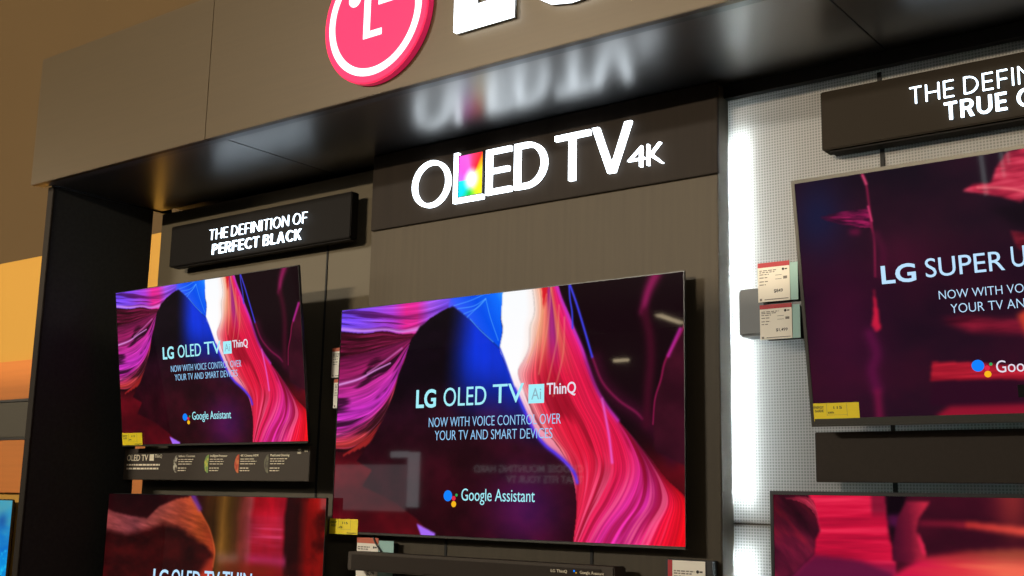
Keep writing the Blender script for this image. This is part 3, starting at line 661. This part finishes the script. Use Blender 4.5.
side_sign(-1.243, 2.611, 2.788, .060, [('THE DEFINITION OF', -.981, .605, 2.697, .048, .075, .21), ('TRUE COLOR', -.890, .41, 2.634, .049, .150, .17)],
          'dark brown slogan sign cut by the right edge of the photo', M['signbrown'])

# ------------------------------------------------------------------ televisions
def icon(par, u, v, s, W, H, y):
    for nm, du, dv, r, mm in (('icon_blue_dot', 0, 0, 1, 'dot_blue'), ('icon_red_dot', 1.42, .30, .44, 'dot_red'), ('icon_yellow_dot', 1.50, 1.42, .56, 'dot_yellow'), ('icon_green_dot', 2.02, -.22, .26, 'dot_green')):
        me = flat_mesh([ring((u-.5)*W+du*s, (1-v)*H-dv*s, r*s, 32)], .0006, y); o = link(nm, me, M[mm]); o.parent = par

def make_tv(name, label, x, y, z, W, H, tilt, pic, texts, bez=.003, thick=.006, fm='tvframe', icon_at=None, wall_y=.075, extra=None, bottom='tvgrey', bb=None):
    t = thing(name, label, 'television', (x, y, z), 'wall televisions'); t.rotation_euler = (tilt, 0, 0)
    bb = bez if bb is None else bb
    bm = bmesh.new()
    for d in ((-W/2, -W/2+bez, 0, H), (W/2-bez, W/2, 0, H), (-W/2+bez, W/2-bez, H-bez, H), (-W/2+bez, W/2-bez, 0, bb)):
        box(bm, d[0], d[1], -.002, thick, d[2], d[3], .0008)
    box(bm, -W/2+.002, W/2-.002, thick, thick+.004, .002, H-.002)
    obj('frame', bm, M[fm], t)
    bm = bmesh.new(); box(bm, -W/2+.002, W/2-.002, -.004, -.0021, .0, min(bb, .006), .0008); obj('bottom_edge', bm, M[bottom], t)
    bm = bmesh.new(); box(bm, -W*.33, W*.33, thick+.004, thick+.028, .03, H*.55, .006); obj('rear_housing', bm, M['black'], t)
    sw, sh = W-2*bez, H-bez-bb
    s = link('screen', pic, None, t); s.location = (0, 0.0005, bb); s.scale = (sw, 1, sh)
    if not pic.materials: pic.materials.append(M['screen'])
    holder = s
    for it in texts:
        body, u0, u1, v1, v0, off, mm = it
        me = text_mesh(body, (u1-u0), (v1-v0), .0006, off, x=u0-.5, z=1-v1, y=-.0012)
        o = link('screen_lettering', me, M[mm]); o.parent = s
    if extra: extra(s)
    if icon_at:
        u, v, r = icon_at
        for nm, du, dv, rr, mm in (('icon_blue_dot', 0, 0, 1, 'dot_blue'), ('icon_red_dot', 1.42, .45, .44, 'dot_red'), ('icon_yellow_dot', 1.45, 1.5, .55, 'dot_yellow'), ('icon_green_dot', 2.05, -.15, .26, 'dot_green')):
            cx, cz = u-.5+du*r/W, 1-v-dv*r/H
            lp = [(cx+rr*r/W*math.cos(k*PI/16), cz+rr*r/H*math.sin(k*PI/16)) for k in range(32)]
            o = link(nm, flat_mesh([lp], .0006, -.0012), M[mm]); o.parent = s
    # wall bracket reaching back
    d = wall_y-y
    if d > .04:
        bm = bmesh.new(); box(bm, -.14, .14, thick+.0285, max(thick+.035, d-.006-H*.28*math.sin(tilt)*.0), H*.16, H*.42, .003)
        obj('bracket', bm, M['black'], t)
    return t

def ai_badge(u0, u1, v0, v1):
    def f(s):
        o = link('badge', flat_mesh([rect(u0-.5, u1-.5, 1-v1, 1-v0)], .0006, -.0012), M['cyan_text']); o.parent = s
        o = link('badge_lettering', text_mesh('Ai', (u1-u0)*.62, (v1-v0)*.6, .0006, 0, x=u0-.5+(u1-u0)*.2, z=1-v1+(v1-v0)*.2, y=-.0022), M['ai_text']); o.parent = s
    return f
TXT = [('LG', .268, .331, .466, .388, .022, 'cyan_text'), ('OLED', .355, .484, .463, .386, -.002, 'cyan_text'), ('TV', .503, .592, .459, .382, .0, 'cyan_text'),
       ('ThinQ', .655, .733, .433, .388, .012, 'white_text'), ('NOW WITH VOICE CONTROL OVER', .311, .694, .549, .510, -.012, 'blue_text'),
       ('YOUR TV AND SMART DEVICES', .331, .672, .605, .566, -.012, 'blue_text'), ('Google Assistant', .418, .627, .854, .806, -.004, 'cyan_text')]
picA = canyon_main().mesh('canyon_picture')
make_tv('wall_television', 'large central television with pink canyon picture under the rainbow header sign', -2.390, -.06, 1.467, 1.458, .823, 0, picA, TXT, .003, .006, icon_at=(.377, .836, .0185), wall_y=0, extra=ai_badge(.605, .648, .39, .466), bb=.008)
make_tv('wall_television', 'smaller forward tilted television with same pink canyon, left of the tower', -3.799, -.099, 1.791, 1.16, .667, .147, picA, TXT, .003, .006, icon_at=(.377, .836, .0148), extra=ai_badge(.605, .648, .39, .466), bb=.008)
picB = canyon_rock().mesh('rock_picture')
make_tv('wall_television', 'lower left television with orange rock picture, cut by the bottom edge', -3.7785, -.1, 1.593-.757, 1.341, .757, 0, picB,
        [('LG', .262, .335, .478, .396, .022, 'pale_text'), ('OLED', .352, .488, .474, .391, .01, 'pale_text'), ('TV', .506, .575, .469, .385, .01, 'pale_text'), ('THIN', .588, .715, .464, .380, .01, 'pale_text')], .003, .006)
picC = canyon_dark().mesh('dark_canyon_picture')
def remote_box(s):
    o = link('caption_box', flat_mesh([rect(.44-.5, .60-.5, .06, .108)], .0006, -.0012), M['screen_black']); o.parent = s
    o = link('caption_lettering', text_mesh('HDR', .05, .022, .0006, .01, x=.462-.5, z=.072, y=-.0022), M['pale_text']); o.parent = s
make_tv('wall_television', 'tilted television with dark maroon canyon and blue lettering, right of the white panel', -1.262+.61, -.08, 1.811, 1.22, .677, .149, picC,
        [('LG', .181, .256, .462, .388, .022, 'pale_text'), ('SUPER', .277, .438, .452, .378, .0, 'pale_text'), ('UHD TV', .452, .62, .444, .366, .0, 'pale_text'), ('ThinQ', .70, .77, .42, .372, 0, 'white_text'),
         ('NOW WITH VOICE CONTROL OVER', .300, .695, .543, .510, -.012, 'pale_text'), ('YOUR TV AND SMART DEVICES', .322, .676, .601, .566, -.012, 'pale_text'), ('Google Assistant', .402, .615, .842, .797, -.002, 'white_text')],
        .010, .02, 'tvgrey', icon_at=(.366, .812, .0155), extra=remote_box, bb=.022)
picD = canyon_red().mesh('red_canyon_picture')
make_tv('wall_television', 'lower right television with crimson canyon picture, below the blank brown plate', -1.398+.615, -.06, .940, 1.23, .698, 0, picD, [('LG SUPER UHD TV', .19, .62, .50, .42, .01, 'pale_text')], .010, .02, 'tvframe', bb=.014)
picE = ocean().mesh('ocean_picture')
make_tv('wall_television', 'neighbouring television with bright blue sea picture at far left', -5.82-.61, .255, 1.548-.69, 1.22, .69, 0, picE, [], .006, .006, wall_y=.3)

# ------------------------------------------------------------------ stickers, tags, strips
def sticker(x, y, z, w, h, label, tilt=0.):
    s = thing('energy_sticker', label, 'sticker', (x, y, z), 'yellow energy stickers'); s.rotation_euler = (tilt, 0, 0)
    bm = bmesh.new(); box(bm, 0, w, -.0012, 0, 0, h); obj('paper', bm, M['yellow_card'], s)
    for body, a, b, c, d in (('ENERGY', .03, .25, .70, .14), ('GUIDE', .05, .24, .50, .14), ('115', .46, .64, .66, .15), ('kWh', .34, .46, .40, .12), ('energy.gov/use', .62, .97, .05, .10)):
        o = link('print', text_mesh(body, (b-a)*w, d*h, .0003, .01, x=a*w, z=c*h, y=-.0016), M['printdark']); o.parent = s
    bm = bmesh.new()
    for d in ((.31, .315, .30, .95), (.74, .745, .25, .95), (.31, .745, .32, .33)): box(bm, d[0]*w, d[1]*w, -.0015, -.0012, d[2]*h, d[3]*h)
    obj('ruled_lines', bm, M['print'], s)
sticker(-3.124, -.0635, 1.465, .142, .054, 'yellow energy sticker on lower left corner of the central television')
sticker(-4.369, -.1045, 1.796, .140, .052, 'yellow energy sticker on the smaller tilted pink canyon television', .147)
st, ct = math.sin(.149), math.cos(.149)
sticker(-1.2555, -.0825, 1.826, .130, .048, 'yellow energy sticker on the dark maroon canyon television', .149)

ist = thing('information_strip', 'long brown strip of printed features under the left tilted television', 'sign', (-4.46, .085, 1.652))
P(boxo('strip', (-4.46, -3.284, -.03, .0, 1.652, 1.786), M['strip'], None, .002), ist)
P(boxo('rear_bracket', (-4.1, -3.6, .0005, .085, 1.68, 1.76), M['black']), ist)
Y0 = -.0312
def pr(body, x, w, z, h, off=0.): Q(text_mesh(body, w, h, .0006, off, x=x, z=z, y=Y0), 'print', M['stripprint'], ist)
pr('OLED TV', -4.438, .150, 1.733, .026, .01); Q(flat_mesh([rect(-4.277, -4.247, 1.733, 1.760)], .0006, Y0), 'print', M['stripprint'], ist); pr('ThinQ', -4.241, .05, 1.746, .014)
def rows(x, zs, w, h=.0028):
    bm = bmesh.new(); 
    for z in zs:
        xx = x; e = x+w*random.uniform(.8, 1)
        while xx < e:
            l = random.uniform(.008, .026); box(bm, xx, min(e, xx+l), Y0, -.0302, z, z+h); xx += l+.005
    P(obj('small_print', bm, M['stripprint']), ist)
rows(-4.437, (1.712, 1.696), .275, .0072)
def dmat(n, a, b):
    m = mat(n, a, .6, 0, .3); nt = m.node_tree; tc = nt.nodes.new('ShaderNodeTexCoord'); nz = nt.nodes.new('ShaderNodeTexNoise'); nz.inputs['Scale'].default_value = 60
    rp = nt.nodes.new('ShaderNodeValToRGB'); rp.color_ramp.elements[0].position = .42; rp.color_ramp.elements[1].position = .58
    rp.color_ramp.elements[0].color = a; rp.color_ramp.elements[1].color = b
    nt.links.new(tc.outputs['Object'], nz.inputs['Vector']); nt.links.new(nz.outputs['Fac'], rp.inputs['Fac']); nt.links.new(rp.outputs['Color'], nt.nodes['Principled BSDF'].inputs['Base Color']); return m
for x, ttl, a, b in ((-4.085, 'Infinite Contrast', (.55, .52, .40, 1), (.10, .08, .06, 1)), (-3.880, 'Intelligent Processor', (.60, .55, .08, 1), (.20, .35, .10, 1)), (-3.690, '4K Cinema HDR', (.65, .18, .06, 1), (.50, .06, .03, 1)), (-3.513, 'Pixel Level Dimming', (.17, .16, .10, 1), (.09, .08, .06, 1))):
    lp = [(x, 1.682)]+[(x-.026*math.sin(t), 1.719-.037*math.cos(t)) for t in np.linspace(0, PI, 24)][1:]
    Q(flat_mesh([lp], .0006, Y0), 'round_picture', dmat('disc_picture', a, b), ist)
    pr(ttl, x+.008, .108, 1.747, .009, .01); rows(x+.008, (1.736, 1.727, 1.717), .10); rows(x+.008, (1.700, 1.690), .06, .0035)
pr('4K', -3.352, .022, 1.768, .007, .01); pr('HDR', -3.315, .02, 1.762, .007, .01); pr('OLED', -3.354, .022, 1.756, .007, .01)

pl = thing('blank_plate', 'plain dark brown plate below the right tilted television', 'plate', (-.69, .085, 1.662))
P(boxo('plate', (-1.286, -.10, -.004, .010, 1.664, 1.801), M['plate'], None, .002), pl)
P(boxo('rear_bracket', (-.95, -.45, .0105, .074, 1.69, 1.77), M['black']), pl)

def price_tag(x, y, z, w, h, label, price, strip='red_card', teal=0., vertical=False, holder=True):
    t = thing('price_tag', label, 'price tag', (x, y, z), 'price tags')
    bm = bmesh.new(); box(bm, 0, w, -.0015, 0, 0, h); obj('card', bm, M['white_card'], t)
    bm = bmesh.new(); box(bm, *((0, w*.12, -.0021, -.0015, 0, h) if vertical else (0, w, -.0021, -.0015, h*.88, h))); obj('colour_strip', bm, M[strip], t)
    x0 = w*.16 if vertical else w*.05
    bm = bmesh.new()
    for zz, l in ((.80, .55), (.755, .48), (.70, .30), (.62, .25), (.52, .28), (.44, .2)):
        xx = x0; e = x0+w*l
        while xx < e:
            q = random.uniform(.006, .014); box(bm, xx, min(e, xx+q), -.0019, -.0015, h*(zz-.012), h*(zz+.012)); xx += q+.003
    for zz in (.66, .56): box(bm, w*.55, w*.75, -.0019, -.0015, h*(zz-.006), h*(zz+.006))
    box(bm, w*.8, w*.92, -.0019, -.0015, h*.55, h*.62); box(bm, w*.05, w*.12, -.0019, -.0015, h*.03, h*.09); box(bm, w*.2, w*.95, -.0019, -.0015, h*.045, h*.065)
    obj('small_print', bm, M['print'], t)
    bm = bmesh.new(); bmesh.ops.create_circle(bm, cap_ends=True, radius=w*.04, segments=20, matrix=Matrix.Translation((w*.80, -.0019, h*.80)) @ Matrix.Rotation(PI/2, 4, 'X')); box(bm, w*.85, w*.93, -.0019, -.0015, h*.785, h*.815)
    obj('emblem', bm, M['printdark'], t)
    if price:
        o = link('price', text_mesh(price, w*(.28 if len(price) < 5 else .36), h*.085, .0004, .015, x=w*.50, z=h*.22, y=-.0019), M['printdark']); o.parent = t
    if teal:
        bm = bmesh.new(); box(bm, w*.9, w+teal, .0003, .0015, h*.0, h*.95); obj('side_card', bm, M['teal_card'], t)
    return t
hb = thing('tag_mount', 'grey plastic box on the white perforated panel holding two price tags', 'holder', (-1.47, .085, 2.06))
P(boxo('box', (-1.512, -1.425, -.006, .074, 2.085, 2.226), M['greybox'], None, .006), hb)
P(boxo('plate', (-1.4245, -1.28, .006, .012, 2.068, 2.290), M['black'], None, .001), hb)
price_tag(-1.446, -.0075, 2.181, .099, .116, 'upper price tag with red top on grey holder by white panel', '$849', teal=.024)
price_tag(-1.442, -.0075, 2.070, .099, .102, 'lower price tag with red top on grey holder by white panel', '$1,499', teal=.024)

hl_ = thing('tag_mount', 'black tag holder half hidden behind left edge of the central television', 'holder', (-3.1, 0, 1.94))
P(boxo('plate', (-3.160, -3.01, -.0285, -.0012, 1.925, 2.140), M['black'], None, .001), hl_)
price_tag(-3.187, -.0305, 2.040, .10, .112, 'upper price tag peeking out left of the central television', '$2,499', 'orange_card')
price_tag(-3.170, -.0305, 1.925, .10, .108, 'lower price tag peeking out left of the central television', '$1,999', 'orange_card')
hb2 = thing('tag_mount', 'black tag holder on the tower behind the left end of the soundbar', 'holder', (-2.9, 0, 1.30))
P(boxo('plate', (-3.0, -2.84, -.034, -.0015, 1.25, 1.44), M['black'], None, .001), hb2)
price_tag(-3.008, -.036, 1.290, .105, .166, 'price tag with orange top behind left end of the soundbar', '$2,799', 'orange_card', teal=.072)
hb3 = thing('tag_mount', 'black tag holder on the tower right of the soundbar', 'holder', (-1.66, 0, 1.25))
P(boxo('plate', (-1.745, -1.592, -.034, -.0015, 1.22, 1.437), M['black'], None, .001), hb3)
price_tag(-1.735, -.036, 1.285, .122, .150, 'price tag with red left edge at the lower right of the tower', '$3,299', 'red_card', vertical=True)

# soundbar
sb = thing('soundbar', 'long dark soundbar under the central television', 'soundbar', (-2.43, -.06, 1.36))
P(boxo('body', (-2.982, -1.876, -.11, -.040, 1.345, 1.409), M['strip'], None, .004), sb)
P(boxo('grille', (-2.96, -1.92, -.1125, -.1102, 1.349, 1.400), M['plate'], None, .001), sb)
for x in (-2.72, -2.1): P(boxo('bracket', (x-.03, x+.03, -.0395, -.001, 1.36, 1.39), M['black']), sb)
for body, x, w in (('LG ThinQ', -2.102, .060), ('Google Assistant', -1.995, .086)):
    Q(text_mesh(body, w, .0085, .0006, 0, x=x, z=1.384, y=-.1132), 'print', M['stripprint'], sb)
for dx, dz, r, mm in ((-2.016, 1.391, .0032, 'dot_blue'), (-2.009, 1.386, .0018, 'dot_yellow')):
    Q(flat_mesh([ring(dx, dz, r, 20)], .0006, -.1132), 'icon_dot', M[mm], sb)
tag(tube('power_cord', [(-2.93, -.038, 1.472), (-2.925, -.0405, 1.45), (-2.895, -.0405, 1.42), (-2.87, -.0405, 1.39), (-2.84, -.0405, 1.36), (-2.80, -.0405, 1.325), (-2.78, -.0405, 1.25)], .0035, M['black']), 'thin black cable slanting down across the orange topped price tag', 'cable')

# ------------------------------------------------------------------ across the aisle (seen mirrored in the screens)
sg = thing('instruction_sign', 'dark wall sign about mounting hardware, seen mirrored in the central screen', 'sign', (-7.4, -6.99, 1.75))
P(boxo('board', (-8.75, -6.5, -6.999, -6.98, 1.70, 2.02), M['partition'], None, .003), sg)
def backtext(body, x0, x1, z, h, m, par):
    me = text_mesh(body, x1-x0, h, .004, .01, x=0, z=z, y=0); a = bounds(me); b = a.copy(); b[:, 0] = x1-a[:, 0]; b[:, 1] = -6.975-a[:, 1]
    me.vertices.foreach_set('co', b.ravel()); me.update(); Q(me, 'lettering', m, par)
backtext('CHOOSE MOUNTING HARD', -8.05, -6.62, 1.885, .075, M['sign_print'], sg)
backtext('THAT FITS YOUR TV', -7.60, -6.62, 1.775, .075, M['sign_print'], sg)
pf = thing('poster_frame', 'white corner shaped frame with added glow beside a pale poster, seen mirrored in the central screen', 'frame', (-9.0, -6.99, 1.45))
P(boxo('upright', (-9.03, -8.86, -6.999, -6.97, 1.49, 2.11), M['sign_white'], None, .004), pf)
P(boxo('crossbar', (-9.30, -9.031, -6.999, -6.97, 2.05, 2.12), M['sign_white'], None, .004), pf)

pp_ = thing('poster_frame', 'pale poster added with its own glow, mirrored at the lower left of the central screen', 'poster', (-9.7, -6.99, 1.45))
P(boxo('sheet', (-10.35, -9.06, -6.999, -6.985, 1.44, 1.97), M['sign_glow'], None, .003), pp_)
for x, z0, wd, n in ((-2.445, 2.09, .030, 'widest'), (-2.292, 2.21, .022, 'middle'), (-2.243, 2.31, .018, 'shortest')):
    tl = thing('tube_wall_lamp', 'upright white tube light, '+n+' of three mirrored in the dark maroon screen', 'lamp', (x, -6.99, z0), 'upright tube lights')
    bm = bmesh.new(); box(bm, -wd/2, wd/2, .02, .04, 0, 2.85-z0, .004); obj('tube', bm, M['sign_white'], tl)
    bm = bmesh.new(); box(bm, -wd/2-.003, wd/2+.003, -.009, .019, -.004, 2.85-z0+.004, .002); obj('channel', bm, M['lampbody'], tl)
for x, y, z, L, rz, lab in ((-9.75, -14.35, 4.72, 1.0, PI/2-.1, 'warm linear lamp mirrored as a bright dash at the right of the central screen'),
                       (-3.2, -14, 4.45, 2.2, 0, 'long warm linear lamp hanging behind the aisle partition'), (6.6, -9.2, 3.9, 1.6, PI/3, 'linear lamp added far to the right as fixture for the fill light')):
    cl = thing('ceiling_light', lab, 'lamp', (x, y, z), 'linear ceiling lamps'); cl.rotation_euler = (0, 0, rz)
    bm = bmesh.new(); box(bm, -L/2, L/2, -.06, .06, -.02, 0, .004); obj('tube', bm, M['lamp'], cl)
    bm = bmesh.new(); box(bm, -L/2-.02, L/2+.02, -.08, .08, .001, .05, .004); obj('housing', bm, M['lampbody'], cl)
    for q in (-.4, .4):
        bm = bmesh.new(); box(bm, q*L-.005, q*L+.005, -.005, .005, .051, 5.6-z); obj('hanger', bm, M['black'], cl)
wl_ = thing('mirror_dash_lamp', 'small warm lamp added on the partition, mirrored as a short dash in the central screen', 'lamp', (-6.13, -6.99, 3.0))  # stands in for a ceiling lamp's reflection; the wall mounting is made up
bm = bmesh.new(); box(bm, -.085, .085, .06, .10, -.012, .012, .004); obj('tube', bm, M['lamp'], wl_)
bm = bmesh.new(); box(bm, -.03, .03, -.009, .059, -.012, .012, .003); obj('arm', bm, M['black'], wl_)

# ------------------------------------------------------------------ lights
def area(name, loc, target, sx, sy, power, col, spread=None):
    l = bpy.data.lights.new(name, 'AREA'); l.shape = 'RECTANGLE'; l.size = sx; l.size_y = sy; l.energy = power; l.color = col
    if spread: l.spread = spread
    o = bpy.data.objects.new(name, l); COL.objects.link(o); o.location = loc
    o.rotation_euler = (Vector(target)-Vector(loc)).to_track_quat('-Z', 'Y').to_euler(); return o
WARM = (1, .82, .58)
area('aisle_light', (-3.2, -14, 4.38), (-2.6, 0, 2.7), 2.2, .12, 1700, WARM)
area('right_fill_light', (6.6, -9.2, 3.85), (-2.5, 0, 1.9), 1.8, .5, 110, (1, .94, .84))  # added weak fill from the right, with its lamp fixture also added
area('left_aisle_light', (-6.8, -9, 5.0), (-2.8, 0, 1.9), 1.2, .3, 620, (1, .90, .74))
area('wall_wash_light', (-11.2, -5.2, 3.4), (-6.6, .3, 2.1), 1.4, 1.0, 120, WARM)  # added wash that brightens the yellow wall and boards, no fixture built

w = bpy.data.worlds.new('World'); SC.world = w; w.use_nodes = True
w.node_tree.nodes['Background'].inputs[0].default_value = (1, .9, .75, 1); w.node_tree.nodes['Background'].inputs[1].default_value = .03

# ------------------------------------------------------------------ camera
f_, yaw, pit, rol = 1156.75, -.65066458, .18081825, .02027369
F = Vector((math.sin(yaw)*math.cos(pit), math.cos(yaw)*math.cos(pit), math.sin(pit)))
r = F.cross(Vector((0, 0, 1))).normalized(); u_ = r.cross(F)
r2 = r*math.cos(rol)+u_*math.sin(rol); u2 = -r*math.sin(rol)+u_*math.cos(rol)
cam = bpy.data.cameras.new('camera'); co = bpy.data.objects.new('camera', cam); COL.objects.link(co)
cam.sensor_width = 36; cam.lens = 36*f_/1024; cam.clip_end = 100
Rm = Matrix((r2, u2, -F)).transposed().to_4x4(); Rm.translation = Vector((0, -3.1, 1.6)); co.matrix_world = Rm
SC.camera = co
SC.view_settings.view_transform = 'Standard'; SC.view_settings.look = 'None'; SC.view_settings.exposure = 0; SC.view_settings.gamma = 1; SC.view_settings.use_curve_mapping = False
